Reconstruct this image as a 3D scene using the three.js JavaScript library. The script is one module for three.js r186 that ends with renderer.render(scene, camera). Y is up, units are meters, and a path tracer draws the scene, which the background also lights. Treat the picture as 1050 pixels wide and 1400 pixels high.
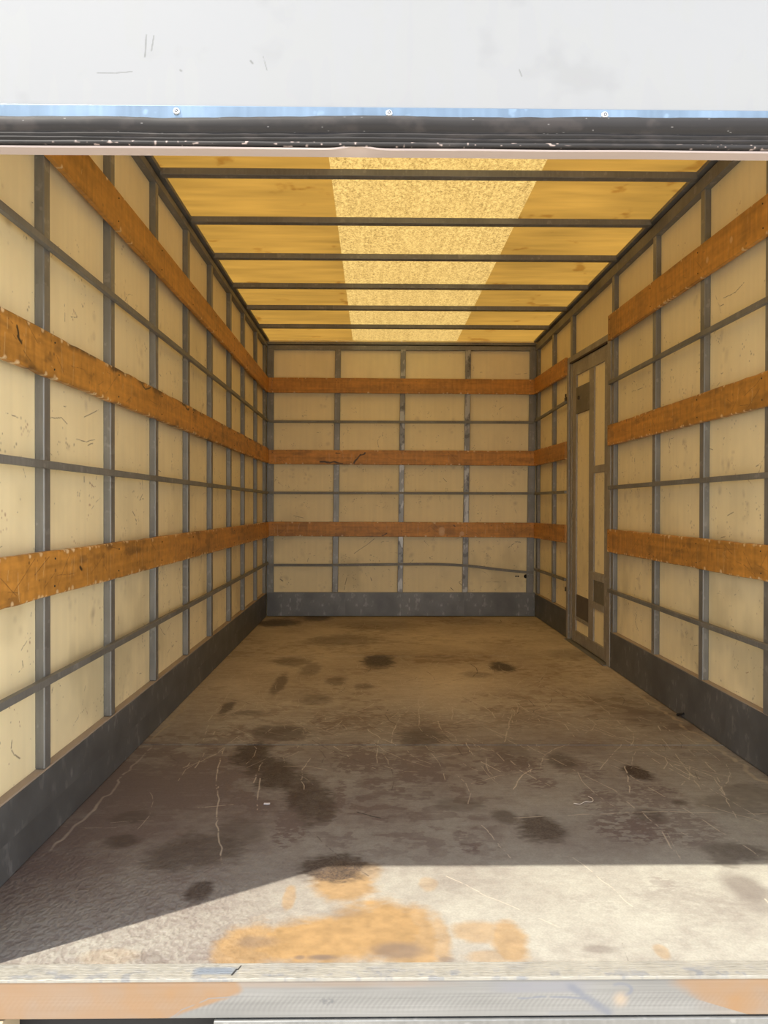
import * as THREE from 'three';
import { RoundedBoxGeometry } from 'three/addons/geometries/RoundedBoxGeometry.js';

// ---------------------------------------------------------------- camera, sky, sun, exposure
// metres; floor at y = 0, the load bed's rear edge at z = 0, the far end wall at z = -4.75
const scene = new THREE.Scene();
const camera = new THREE.PerspectiveCamera(2 * Math.atan(700 / 1010) * 180 / Math.PI, 0.75, 0.05, 400);
camera.position.set(-0.2265, 0.929, 1.455);
camera.rotation.order = 'YXZ';
camera.rotation.set(-0.0079, -0.0129, 0.0022);
const sunDir = new THREE.Vector3(-0.488, 1, 0.3025).normalize();
// clear midday sky: pale haze at the horizon, blue overhead, the same all the way round
{
  const W = 64, H = 256, d = new Float32Array(W * H * 4);
  for (let j = 0; j < H; j++) {
    const e = Math.max(0, Math.sin(((j + 0.5) / H - 0.5) * Math.PI)), t = Math.pow(e, 0.7);
    for (let i = 0; i < W; i++) [1.95 + (0.42 - 1.95) * t, 1.93 + (0.55 - 1.93) * t, 1.88 + (0.85 - 1.88) * t, 1].forEach((v, q) => { d[(j * W + i) * 4 + q] = v; });
  }
  const t = new THREE.DataTexture(d, W, H, THREE.RGBAFormat, THREE.FloatType);
  t.mapping = THREE.EquirectangularReflectionMapping; t.magFilter = t.minFilter = THREE.LinearFilter; t.needsUpdate = true;
  scene.background = t; scene.environment = t;
}
const renderer = new THREE.WebGLRenderer({ antialias: true });
renderer.toneMapping = THREE.LinearToneMapping;
renderer.toneMappingExposure = 1.78;
renderer.shadowMap.enabled = true;
const sun = new THREE.DirectionalLight(new THREE.Color(1.0, 0.94, 0.82), 4.4);
sun.name = 'sun';
sun.position.copy(sunDir).multiplyScalar(20); sun.target.position.set(0, 0, -2);
sun.position.add(sun.target.position);
sun.castShadow = true; sun.shadow.radius = 1; sun.shadow.mapSize.set(4096, 4096);
Object.assign(sun.shadow.camera, { left: -5, right: 5, top: 5, bottom: -5, near: 1, far: 40 });
scene.add(sun, sun.target);

// ---------------------------------------------------------------- small helpers
let seed = 20240611;
const rnd = () => { seed = (seed + 0x6d2b79f5) | 0; let t = Math.imul(seed ^ (seed >>> 15), 1 | seed); t = (t + Math.imul(t ^ (t >>> 7), 61 | t)) ^ t; return ((t ^ (t >>> 14)) >>> 0) / 4294967296; };
const rr = (a, b) => a + (b - a) * rnd();
const clamp = (v, a = 0, b = 1) => Math.min(b, Math.max(a, v));
const sstep = (a, b, v) => { const t = clamp((v - a) / (b - a)); return t * t * (3 - 2 * t); };
const mix = (a, b, t) => a + (b - a) * t;
function hash(x, y) { let h = Math.imul(x, 374761393) + Math.imul(y, 668265263); h = Math.imul(h ^ (h >>> 13), 1274126177); return ((h ^ (h >>> 16)) >>> 0) / 4294967296; }
function noise(x, y) {
  const ix = Math.floor(x), iy = Math.floor(y), fx = x - ix, fy = y - iy, u = fx * fx * (3 - 2 * fx), v = fy * fy * (3 - 2 * fy);
  const a = hash(ix, iy), b = hash(ix + 1, iy), c = hash(ix, iy + 1), d = hash(ix + 1, iy + 1);
  return a + (b - a) * u + (c - a) * v + (a - b - c + d) * u * v;
}
function fbm(x, y, o = 4) { let s = 0, a = 0.5, n = 0; for (let i = 0; i < o; i++) { s += a * noise(x, y); n += a; a *= 0.5; x = x * 2.03 + 17.3; y = y * 2.03 + 9.1; } return s / n; }

const used = {};
const numbered = (n) => { const k = used[n] = (used[n] ?? -1) + 1; return k ? `${n}_${String(k).padStart(3, '0')}` : n; };
function top(name, label, category, o = {}, pos = [0, 0, 0]) {
  const g = new THREE.Group(); g.name = /^(wall|floor|ceiling|door|trim|ground)/.test(name) ? name : numbered(name);
  g.position.set(...pos); g.userData = { label, category, ...o }; scene.add(g); return g;
}
function add(parent, name, geo, mat, label) {
  const m = new THREE.Mesh(geo, mat);
  const k = parent.userData.count ??= {}; const i = k[name] = (k[name] ?? -1) + 1;
  m.name = i ? `${name}_${String(i).padStart(3, '0')}` : name;
  m.castShadow = m.receiveShadow = true; if (label) m.userData.label = label;
  const p = parent.position; if (!parent.parent || parent.parent === scene) geo.translate(-p.x, -p.y, -p.z);
  parent.add(m); return m;
}
function sub(parent, name, label) {
  const g = new THREE.Group(); const k = parent.userData.count ??= {}; const i = k[name] = (k[name] ?? -1) + 1;
  g.name = i ? `${name}_${String(i).padStart(3, '0')}` : name; if (label) g.userData.label = label; parent.add(g); return g;
}
// uv in metres from the dominant axis of each face's normal: u runs along the longer direction
function metres(geo, k = 1, ou = 0, ov = 0) {
  const p = geo.attributes.position, n = geo.attributes.normal, uv = new Float32Array(p.count * 2);
  for (let i = 0; i < p.count; i++) {
    const ax = Math.abs(n.getX(i)), ay = Math.abs(n.getY(i)), az = Math.abs(n.getZ(i));
    const x = p.getX(i), y = p.getY(i), z = p.getZ(i);
    const [u, v] = ax >= ay && ax >= az ? [z, y] : ay >= az ? [x, z] : [x, y];
    uv[i * 2] = u * k + ou; uv[i * 2 + 1] = v * k + ov;
  }
  geo.setAttribute('uv', new THREE.BufferAttribute(uv, 2)); return geo;
}
function box(x0, x1, y0, y1, z0, z1, r = 0.002) {
  const w = x1 - x0, h = y1 - y0, d = z1 - z0, q = Math.min(r, w * 0.45, h * 0.45, d * 0.45);
  const g = new RoundedBoxGeometry(w, h, d, 1, q);
  g.translate((x0 + x1) / 2, (y0 + y1) / 2, (z0 + z1) / 2);
  return metres(g, 1, rnd() * 3, rnd() * 3);
}
function warp(geo, f) { const p = geo.attributes.position; for (let i = 0; i < p.count; i++) { const q = f(p.getX(i), p.getY(i), p.getZ(i)); p.setXYZ(i, ...q); } p.needsUpdate = true; geo.computeVertexNormals(); return geo; }
// painted-by-formula textures: f(u, v) gives linear base colour at metres (u, v)
class Tex {
  constructor(w, h, u0, v0, u1, v1) { Object.assign(this, { w, h, u0, v0, u1, v1 }); this.c = new Float32Array(w * h * 3); }
  fill(f) { let k = 0; for (let j = 0; j < this.h; j++) for (let i = 0; i < this.w; i++) { const q = f(mix(this.u0, this.u1, (i + 0.5) / this.w), mix(this.v0, this.v1, (j + 0.5) / this.h)); this.c[k++] = q[0]; this.c[k++] = q[1]; this.c[k++] = q[2]; } return this; }
  dab(u, v, r, col, a, soft = 0.6) {
    const sx = this.w / Math.abs(this.u1 - this.u0), sy = this.h / Math.abs(this.v1 - this.v0);
    const cx = (u - this.u0) / (this.u1 - this.u0) * this.w, cy = (v - this.v0) / (this.v1 - this.v0) * this.h, rx = Math.max(r * sx, 0.6), ry = Math.max(r * sy, 0.6);
    for (let j = Math.max(0, Math.floor(cy - ry - 1)); j <= Math.min(this.h - 1, cy + ry + 1); j++) for (let i = Math.max(0, Math.floor(cx - rx - 1)); i <= Math.min(this.w - 1, cx + rx + 1); i++) {
      const d = Math.hypot((i + 0.5 - cx) / rx, (j + 0.5 - cy) / ry), w = a * (1 - sstep(1 - soft, 1.15, d)); if (w <= 0) continue;
      const k = (j * this.w + i) * 3; for (let q = 0; q < 3; q++) this.c[k + q] = mix(this.c[k + q], col[q], w);
    }
  }
  stroke(pts, r, col, a, broken = 0.4) {
    for (let s = 0; s + 3 < pts.length; s += 2) {
      const L = Math.hypot(pts[s + 2] - pts[s], pts[s + 3] - pts[s + 1]), n = Math.ceil(L / (r * 0.7)) || 1, o = rnd() * 90;
      for (let i = 0; i < n; i++) { const t = i / n; const k = 0.7 * noise(o + t * L * 22, 3.3) + 0.3 * noise(o + t * L * 150, 9.1); if (k < broken) continue;
        this.dab(mix(pts[s], pts[s + 2], t) + (noise(o + t * L * 25, 1) - 0.5) * r * 3, mix(pts[s + 1], pts[s + 3], t) + (noise(o + t * L * 25, 7) - 0.5) * r * 3, r * mix(0.6, 1.2, k), col, a * sstep(broken, broken + 0.15, k)); }
    }
  }
  map() {
    const d = new Uint8Array(this.w * this.h * 4), g = (v) => v <= 0.0031308 ? v * 12.92 : 1.055 * Math.pow(v, 1 / 2.4) - 0.055;
    for (let i = 0, n = this.w * this.h; i < n; i++) { for (let q = 0; q < 3; q++) d[i * 4 + q] = Math.round(255 * clamp(g(clamp(this.c[i * 3 + q])))); d[i * 4 + 3] = 255; }
    const t = new THREE.DataTexture(d, this.w, this.h); t.colorSpace = THREE.SRGBColorSpace;
    t.magFilter = t.minFilter = THREE.LinearFilter; t.wrapS = t.wrapT = THREE.RepeatWrapping; t.needsUpdate = true; return t;
  }
}
function bumpMap(w, h, f) {
  const d = new Uint8Array(w * h * 4);
  for (let j = 0, k = 0; j < h; j++) for (let i = 0; i < w; i++) { const v = Math.round(255 * clamp(f((i + 0.5) / w, (j + 0.5) / h))); d[k++] = v; d[k++] = v; d[k++] = v; d[k++] = 255; }
  const t = new THREE.DataTexture(d, w, h); t.magFilter = t.minFilter = THREE.LinearFilter; t.wrapS = t.wrapT = THREE.RepeatWrapping; t.needsUpdate = true; return t;
}
// uv of a geometry from a texture's own metre frame
function frame(geo, tex, fu, fv) {
  const p = geo.attributes.position, uv = new Float32Array(p.count * 2);
  for (let i = 0; i < p.count; i++) { const x = p.getX(i), y = p.getY(i), z = p.getZ(i); uv[i * 2] = (fu(x, y, z) - tex.u0) / (tex.u1 - tex.u0); uv[i * 2 + 1] = (fv(x, y, z) - tex.v0) / (tex.v1 - tex.v0); }
  geo.setAttribute('uv', new THREE.BufferAttribute(uv, 2)); return geo;
}
const std = (o) => new THREE.MeshStandardMaterial(o);

// ---------------------------------------------------------------- materials
const steelTex = new Tex(768, 768, 0, 0, 1, 1).fill((u, v) => {
  const a = fbm(u * 9, v * 9, 5), b = noise(u * 160, v * 14), c = fbm(u * 40 + 5, v * 40, 3), s = sstep(0.66, 0.8, c) * 0.25;
  const k = 0.62 + 0.45 * a + 0.12 * (b - 0.5) + s; return [k * 0.30, k * 0.30, k * 0.29];
}).map();
const wornTex = new Tex(512, 512, 0, 0, 1, 1).fill((u, v) => {
  const a = fbm(u * 30, v * 12, 4), s = sstep(0.5, 0.62, a), d = sstep(0.62, 0.7, fbm(u * 22 + 9, v * 22, 3));
  const k = mix(0.22, 0.42, s) * (1 - 0.45 * d); return [k, k * 0.98, k * 0.95];
}).map();
const darkTex = new Tex(1024, 512, 0, 0, 2, 1).fill((u, v) => {
  const a = fbm(u * 5, v * 9, 5), b = fbm(u * 26 + 3, v * 26, 4), s = sstep(0.56, 0.76, b) * sstep(0.4, 0.7, a);
  const k = 0.6 + 0.6 * a; return [mix(k * 0.105, 0.24, s * 0.55), mix(k * 0.107, 0.235, s * 0.55), mix(k * 0.106, 0.225, s * 0.55)];
}).map();
const M = {
  steel: std({ map: steelTex, color: new THREE.Color(0.88, 0.87, 0.85), metalness: 0.45, roughness: 0.42 }),
  steelDark: std({ map: steelTex, color: new THREE.Color(0.72, 0.7, 0.66), metalness: 0.25, roughness: 0.55 }),
  worn: std({ map: wornTex, metalness: 0.45, roughness: 0.42 }),
  kick: std({ map: darkTex, metalness: 0.15, roughness: 0.55 }),
  kickEnd: std({ map: darkTex, color: new THREE.Color(1.6, 1.6, 1.6), metalness: 0.3, roughness: 0.42 }),
  ledge: std({ color: new THREE.Color(0.34, 0.27, 0.2), roughness: 0.85 }),
  black: std({ color: new THREE.Color(0.012, 0.011, 0.011), roughness: 0.8 }),
  screw: std({ color: new THREE.Color(0.06, 0.045, 0.03), metalness: 0.4, roughness: 0.5 }),
  zinc: std({ color: new THREE.Color(0.72, 0.73, 0.73), metalness: 0.7, roughness: 0.3 }),
};

// ---------------------------------------------------------------- floor: three sheets of dusty brown plywood
const STAINS = [
  [-0.198,-2.964,0.108,0.215,0.9,'d'],[0.511,-2.801,0.085,0.155,0.9,'d'],[0.696,-1.109,0.054,0.081,1,'d'],[0.460,-1.230,0.060,0.106,0.6,'d'],[-0.683,-1.317,0.080,0.151,0.85,'d'],[-0.569,-1.104,0.068,0.161,0.85,'d'],
  [-0.486,-1.009,0.060,0.119,0.7,'d'],[-0.407,-0.850,0.069,0.176,0.75,'d'],[-0.438,-0.989,0.043,0.088,0.6,'d'],[-0.637,-1.199,0.068,0.120,0.8,'d'],[-0.527,-1.049,0.059,0.100,0.8,'d'],[-0.458,-0.921,0.061,0.120,0.8,'d'],
  [-0.379,-0.773,0.049,0.079,0.7,'d'],[-0.605,-1.567,0.141,0.123,0.6,'d'],[-0.675,-0.546,0.122,0.118,0.6,'d'],[-0.752,-0.505,0.087,0.104,0.6,'d'],[-0.622,-0.635,0.093,0.107,0.4,'d'],[-0.926,-0.588,0.054,0.046,0.6,'d'],
  [-0.949,-0.751,0.073,0.054,0.45,'d'],[-0.322,-0.438,0.109,0.088,0.85,'d'],[-0.648,-0.325,0.039,0.054,0.8,'d'],[0.258,-0.662,0.075,0.099,0.8,'d'],[0.165,-0.743,0.044,0.053,0.6,'d'],[0.044,-0.836,0.086,0.058,0.4,'d'],
  [0.296,-1.327,0.068,0.171,0.3,'d'],[-0.039,-1.506,0.112,0.129,0.6,'d'],[-0.021,-1.554,0.067,0.111,0.4,'d'],[0.607,-0.750,0.049,0.054,0.5,'d'],[0.736,-0.848,0.031,0.026,0.6,'d'],[0.756,-0.514,0.098,0.066,0.6,'d'],
  [0.697,-0.473,0.043,0.055,0.5,'d'],[0.680,-0.324,0.060,0.101,0.75,'g'],[0.889,-0.829,0.127,0.102,0.4,'d'],[1.003,-0.917,0.105,0.097,0.35,'d'],[-0.712,-2.944,0.137,0.142,0.5,'d'],[-0.721,-2.401,0.038,0.255,0.6,'d'],
  [-0.427,-2.465,0.061,0.113,0.5,'d'],[-0.281,-2.352,0.059,0.071,0.5,'d'],[-0.587,-2.747,0.065,0.216,0.45,'d'],[-0.989,-4.402,0.195,0.210,0.8,'d'],[-0.710,-4.670,0.136,0.184,0.7,'d'],[-0.438,-3.666,0.284,0.257,0.45,'d'],
  [-0.179,-4.295,0.383,0.243,0.3,'d'],[-0.903,-1.941,0.034,0.127,0.7,'d'],[-0.788,-1.856,0.095,0.054,0.5,'d'],[-0.512,-2.080,0.086,0.107,0.4,'d'],[0.334,-2.616,0.090,0.081,0.4,'d'],[0.529,-4.478,0.263,0.173,0.3,'d'],
  [1.005,-3.158,0.153,0.209,0.25,'d'],[0.985,-2.034,0.232,0.298,0.25,'d'],[1.025,-1.734,0.177,0.174,0.25,'d'],[-0.685,-0.058,0.054,0.024,0.5,'g'],[-0.698,-0.063,0.030,0.020,0.5,'g'],[-0.174,-0.081,0.067,0.035,0.8,'g'],
  [-0.333,-0.060,0.042,0.012,0.9,'g'],[-0.378,-0.060,0.015,0.010,0.8,'g'],[-0.075,-0.050,0.018,0.012,0.6,'g'],[0.245,-0.082,0.040,0.015,0.6,'g'],[-0.477,-0.117,0.050,0.024,0.5,'g'],[-0.295,-0.226,0.067,0.024,0.35,'g'],
  [-0.212,-0.167,0.121,0.122,1,'o'],[-0.149,-0.133,0.082,0.138,0.9,'o'],[-0.353,-0.119,0.149,0.101,1,'o'],[-0.484,-0.109,0.081,0.093,0.9,'o'],[-0.518,-0.071,0.048,0.057,0.8,'o'],[-0.086,-0.127,0.032,0.089,0.7,'o'],
  [-0.004,-0.148,0.065,0.046,0.65,'o'],[0.063,-0.104,0.042,0.086,0.8,'o'],[0.029,-0.059,0.068,0.025,0.5,'o'],[-0.301,-0.368,0.086,0.100,0.9,'o'],[-0.252,-0.415,0.051,0.057,0.6,'o'],[-0.427,-0.290,0.016,0.058,0.6,'o'],
  [-0.092,-0.352,0.024,0.036,0.4,'o'],[0.376,-0.073,0.017,0.029,0.5,'o'],[-0.770,-0.066,0.069,0.032,0.25,'o'],[-0.257,-1.274,0.108,0.190,0.8,'f'],[-0.310,-1.235,0.080,0.139,0.8,'f'],[-0.100,-1.158,0.062,0.160,0.9,'f'],
  [-0.044,-1.218,0.032,0.137,0.8,'f'],[-0.220,-1.020,0.039,0.059,0.9,'f'],[-0.336,-0.926,0.021,0.133,0.8,'f'],[-0.145,-0.956,0.043,0.025,0.9,'f'],[0.130,-1.038,0.025,0.046,0.95,'f'],[0.251,-1.231,0.059,0.138,0.85,'f'],
  [0.324,-1.192,0.068,0.105,0.8,'f'],[0.337,-1.016,0.059,0.065,0.7,'f'],[-0.473,-0.682,0.047,0.146,0.8,'f'],[-0.426,-0.634,0.019,0.047,0.8,'f'],[0.035,-0.584,0.044,0.080,0.5,'f'],[0.051,-0.549,0.020,0.030,0.7,'f'],
  [0.536,-0.674,0.148,0.116,0.75,'f'],[0.487,-0.861,0.092,0.114,0.6,'f'],[0.683,-0.889,0.116,0.129,0.55,'f'],[0.664,-0.673,0.126,0.145,0.6,'f'],[0.498,-1.154,0.103,0.131,0.5,'f'],[0.273,-0.278,0.041,0.032,0.6,'f'],
  [0.324,-0.245,0.027,0.028,0.7,'f'],[0.481,-0.343,0.046,0.045,0.7,'f'],[0.488,-0.292,0.104,0.098,0.45,'f'],[0.536,-0.243,0.118,0.074,0.5,'f'],[0.453,-0.127,0.094,0.059,0.4,'f'],[0.231,-0.129,0.025,0.016,0.5,'f'],
  [-0.423,-0.252,0.068,0.031,0.4,'f'],[-0.358,-1.741,0.190,0.196,0.6,'f'],[0.023,-1.739,0.253,0.196,0.45,'f'],[0.383,-1.793,0.225,0.202,0.4,'f'],[-0.743,-1.587,0.181,0.099,0.4,'f'],
];
const blob = (s, x, z) => { const dx = (x - s[0]) / s[2], dz = (z - s[1]) / s[3]; return dx * dx + dz * dz; };
function floorColour(x, z) {
  const gn = 1 - 0.75 * sstep(-1.3, -0.4, z), grain = 0.5 + gn * (noise(x * 14, z * 240) * 0.6 + noise(x * 40, z * 600) * 0.4 - 0.5), big = fbm(x * 1.3 + 4, z * 1.3, 3), mid = fbm(x * 5, z * 5 + 20, 4), fine = fbm(x * 46, z * 52, 3), grit = noise(x * 330, z * 330);
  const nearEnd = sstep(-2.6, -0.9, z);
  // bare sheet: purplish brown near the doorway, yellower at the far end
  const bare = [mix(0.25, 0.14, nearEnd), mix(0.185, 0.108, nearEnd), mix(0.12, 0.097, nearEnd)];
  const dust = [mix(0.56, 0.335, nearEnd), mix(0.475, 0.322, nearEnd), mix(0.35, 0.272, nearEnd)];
  const left = 1 - sstep(-0.75, -0.2, x - 0.25 * (z + 0.4));  // thinner dust on this side also paints in the shaded corner's darkness
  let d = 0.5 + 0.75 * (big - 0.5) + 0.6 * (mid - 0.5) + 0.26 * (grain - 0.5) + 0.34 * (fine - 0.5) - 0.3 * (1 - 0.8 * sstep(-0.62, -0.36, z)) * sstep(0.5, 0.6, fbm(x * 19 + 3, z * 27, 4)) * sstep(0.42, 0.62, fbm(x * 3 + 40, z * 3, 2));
  const sunStrip = sstep(-0.62, -0.36, z);  // extra dust here also paints sun patch brightness into the floor colour
  d += 0.13 * (1 - sstep(-2.0, -1.3, z)) + 0.12 * sstep(-1.5, -0.4, z) + 0.26 * sunStrip * (1 - 0.35 * left) - 0.45 * (1 - 0.45 * sstep(-0.4, -0.12, z)) * left * sstep(-2.0, -1.0, z);
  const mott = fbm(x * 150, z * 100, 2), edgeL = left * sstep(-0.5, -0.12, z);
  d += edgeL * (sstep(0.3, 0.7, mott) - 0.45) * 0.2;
  let dark = 0, ochre = 0, flake = 0, grey = 0;
  const wob = (fbm(x * 16, z * 22, 3) - 0.5) * 0.9, wob2 = (fbm(x * 60, z * 110, 3) - 0.5);
  for (const s of STAINS) {
    const q = blob(s, x, z); if (q > 4) continue; const r = Math.sqrt(q);
    if (s[5] === 'd') dark = Math.max(dark, s[4] * (1 - sstep(0.55, 1.15, r + wob * 0.55 + wob2 * 0.5)));
    else if (s[5] === 'o') ochre = Math.max(ochre, s[4] * (1 - sstep(0.65, 1.15, r + wob * 0.5 + wob2 * 0.2)));
    else if (s[5] === 'g') grey = Math.max(grey, s[4] * (1 - sstep(0.4, 1.2, r + wob * 0.5)));
    else flake = Math.max(flake, s[4] * (1 - sstep(0.7, 1.2, r)) * sstep(-0.02, 0.09, wob2 + 0.26 * (0.9 - r) + wob * 0.15));
  }
  d = clamp(d - flake * 0.62 * (1 - 0.6 * sstep(-0.5, -0.2, z)));
  const k = 0.88 + 0.2 * grit + 0.12 * (grain - 0.5);
  const c = [0, 1, 2].map((q) => mix(bare[q], dust[q], d) * k);
  const wet = [0.275, 0.165, 0.062], oil = [0.045, 0.032, 0.026], gr = [0.11, 0.085, 0.075];
  for (let q = 0; q < 3; q++) { c[q] = mix(c[q], wet[q] * (0.75 + 0.5 * fine), ochre * 0.9); c[q] = mix(c[q], gr[q], grey * 0.8); c[q] = mix(c[q], oil[q] * (0.7 + 0.9 * fine), Math.min(1, dark * 1.05) * (0.78 + 0.4 * grit)); }
  return c;
}
const SCRATCHES = [
  [-0.95,-2.39,-0.94,-2.02,-0.94,-1.74,-0.90,-1.47],[-0.74,-0.99,-0.69,-0.73,-0.62,-0.46],[-0.77,-0.82,-0.66,-0.84],[-0.74,-0.96,-0.78,-1.16,-0.80,-1.40],
  [-0.58,-0.79,-0.62,-1.09],[0.80,-2.40,0.83,-1.97,0.83,-1.68],[0.18,-1.74,0.33,-1.49],[0.53,-2.04,0.78,-2.17],
  [0.69,-2.56,0.58,-2.84,0.61,-3.28],[-0.42,-1.74,-0.13,-1.91,0.09,-2.10],[-0.30,-1.80,-0.20,-1.58],[-0.20,-1.69,-0.06,-1.97],
  [0.39,-3.05,0.41,-3.53],[0.66,-1.08,0.75,-0.72,0.80,-0.49],[0.42,-1.97,0.29,-1.44],[0.93,-1.48,0.89,-1.19,0.85,-0.95],
  [0.37,-1.40,0.56,-0.95,0.60,-0.67,0.58,-0.47],[0.37,-2.56,0.21,-1.97],[0.16,-2.94,-0.05,-2.17],[0.51,-1.79,0.71,-1.58],
  [0.80,-0.83,0.92,-0.70],[-0.90,-1.16,-0.88,-1.28],[-0.86,-1.16,-0.86,-1.32],[0.42,-2.40,0.58,-2.10,0.62,-1.58],
  [1.07,-3.05,1.02,-2.48,1.08,-2.32],[0.01,-2.65,-0.03,-1.69],[-0.63,-1.02,-0.63,-1.24],[0.59,-0.78,0.97,-0.76],
  [0.19,-0.74,0.64,-0.78],
];
const floor = top('floor', 'brown plywood load floor with dark oil stains, pale scratches and dust', 'floor', { kind: 'structure' });
const seam1 = (x) => -1.411 + 0.0095 * x, seam2 = (x) => -3.115;
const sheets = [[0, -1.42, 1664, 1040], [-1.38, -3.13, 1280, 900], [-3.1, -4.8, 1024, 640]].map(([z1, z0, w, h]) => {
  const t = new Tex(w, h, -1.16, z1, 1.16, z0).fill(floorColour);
  for (const s of SCRATCHES) t.stroke(s, 0.0028, [0.5, 0.43, 0.33], 0.42, 0.38);
  return t;
});
for (let i = 0; i < 420; i++) {   // a tangle of fine pale scratches from dragged loads
  const far = rnd() < 0.72, x = rr(-1, 1.08), z = far ? rr(-2.9, -1.1) : rr(-4.7, -0.1), a = rnd() < 0.6 ? rr(0.9, 1.9) : rr(0, 6.28), L = rr(0.04, 0.35), b = rr(-0.5, 0.5);
  const pts = []; for (let k = 0; k < 4; k++) { const t = k / 3; pts.push(x + Math.cos(a + b * t) * L * t, z + Math.sin(a + b * t) * L * t); }
  const pale = rnd() < 0.86, w = rr(0.0012, 0.0026), al = rr(0.3, 0.75) * (x < -0.4 ? 0.7 : 1);
  for (const t of sheets) if (z < t.v0 + 0.3 && z > t.v1 - 0.3) t.stroke(pts, w, pale ? [0.52, 0.45, 0.35] : [0.06, 0.045, 0.04], al, 0.35);
}
{ const e = [-1.10, -0.5, -1.08, -0.8, -1.085, -1.1, -1.075, -1.38]; sheets[0].stroke(e, 0.006, [0.34, 0.29, 0.24], 0.5, 0.2); sheets[1].stroke([-1.1, -1.45, -1.105, -2.6, -1.1, -3.1], 0.007, [0.4, 0.32, 0.2], 0.4, 0.2); sheets[1].stroke([1.09, -1.45, 1.1, -3.1], 0.012, [0.42, 0.33, 0.22], 0.45, 0.2); sheets[0].stroke([1.09, -0.6, 1.1, -1.4], 0.012, [0.42, 0.36, 0.27], 0.5, 0.2); sheets[0].stroke([-0.275, -0.775, -0.235, -0.752, -0.2, -0.738], 0.004, [0.05, 0.045, 0.045], 0.85, 0); }
const floorBump = bumpMap(512, 512, (u, v) => 0.6 * fbm(u * 24, v * 24, 3) + 0.4 * noise(u * 180, v * 180));
const floorBumpFront = bumpMap(1024, 768, (u, v) => { const x = mix(-1.16, 1.16, u), z = mix(0, -1.42, v), l = (1 - sstep(-0.75, -0.25, x)) * sstep(-0.8, -0.25, z); return 0.3 * fbm(u * 70, v * 45, 3) + l * 0.7 * sstep(0.3, 0.7, fbm(x * 150, z * 100, 2)); });
floorBump.repeat.set(1, 1);
const gap = 0.005;
[[0.0, seam1, 0], [seam1, seam2, 1], [seam2, () => -4.79, 2]].forEach(([a, b, i]) => {
  const za = typeof a === 'function' ? a : () => -0.0412;
  const g = new THREE.BoxGeometry(2.31, 0.018, 1, 24, 1, 1);
  warp(g, (x, y, z) => [x, y - 0.009, z > 0 ? za(x) - (i ? gap : 0) : b(x) + gap]);
  frame(g, sheets[i], (x) => x, (x, y, z) => z);
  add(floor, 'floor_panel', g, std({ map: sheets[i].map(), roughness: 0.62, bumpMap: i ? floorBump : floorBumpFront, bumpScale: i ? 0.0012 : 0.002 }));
});
add(floor, 'light_block', box(-1.17, 1.17, -0.06, -0.0195, -4.8, -0.05), M.black);  // added black box, stops light leaking up through the sheet seams

// ---------------------------------------------------------------- cream wall panels
function wallTex(w, h, u0, u1, marks, n) {
  const t = new Tex(w, h, u0, 0, u1, 2.34).fill((u, v) => {
    const big = fbm(u * 1.7 + u0, v * 1.7, 3), streak = noise(u * 60, v * 3.5), fine = fbm(u * 22, v * 22, 3), low = 1 - sstep(0.2, 1.25, v);
    const k = 0.95 + 0.12 * (big - 0.5) + 0.05 * (streak - 0.5) + 0.05 * (fine - 0.5), g = sstep(0.5, 0.78, fbm(u * 4.5 + 8, v * 3 + u0, 4)) * (0.14 + 0.34 * low);
    return [k * mix(0.89, 0.5, g), k * mix(0.765, 0.42, g), k * mix(0.475, 0.24, g)];
  });
  for (let i = 0; i < n; i++) {
    const u = rr(Math.min(u0, u1), Math.max(u0, u1)), v = rnd() < 0.8 ? rr(0.2, 1.75) : rr(0.2, 2.25), q = rnd(), c = rnd() < 0.8 ? [0.16, 0.12, 0.07] : [0.30, 0.14, 0.07];
    if (q < 0.26) { const a = rnd() < 0.65 ? rr(-0.35, 0.35) : rr(1.1, 2.0), L = rr(0.015, 0.11), b = rr(-0.7, 0.7), pts = []; for (let k = 0; k < 5; k++) { const s = k / 4; pts.push(u + Math.cos(a + b * s) * L * s, v + Math.sin(a + b * s) * L * s); } t.stroke(pts, rr(0.0009, 0.0017), c, rr(0.3, 0.75), 0.5); }
    else if (q < 0.6) t.dab(u, v, rr(0.0012, 0.004), c, rr(0.35, 0.85), 0.8);
    else if (q < 0.9) { const m = 3 + Math.floor(rnd() * 6); for (let k = 0; k < m; k++) t.dab(u + rr(-0.02, 0.02), v + rr(-0.03, 0.03), rr(0.002, 0.006), c, rr(0.3, 0.65), 0.8); }
    else { const m = 4 + Math.floor(rnd() * 5); for (let k = 0; k < m; k++) t.dab(u + rr(-0.03, 0.03), v + rr(-0.07, 0.07), rr(0.006, 0.025), [0.36, 0.28, 0.17], rr(0.1, 0.3), 1); };
  }
  for (const m of marks) t.stroke(m.slice(1), m[0] * 0.6, [0.14, 0.105, 0.07], 0.65, 0.3);
  return t;
}
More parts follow.
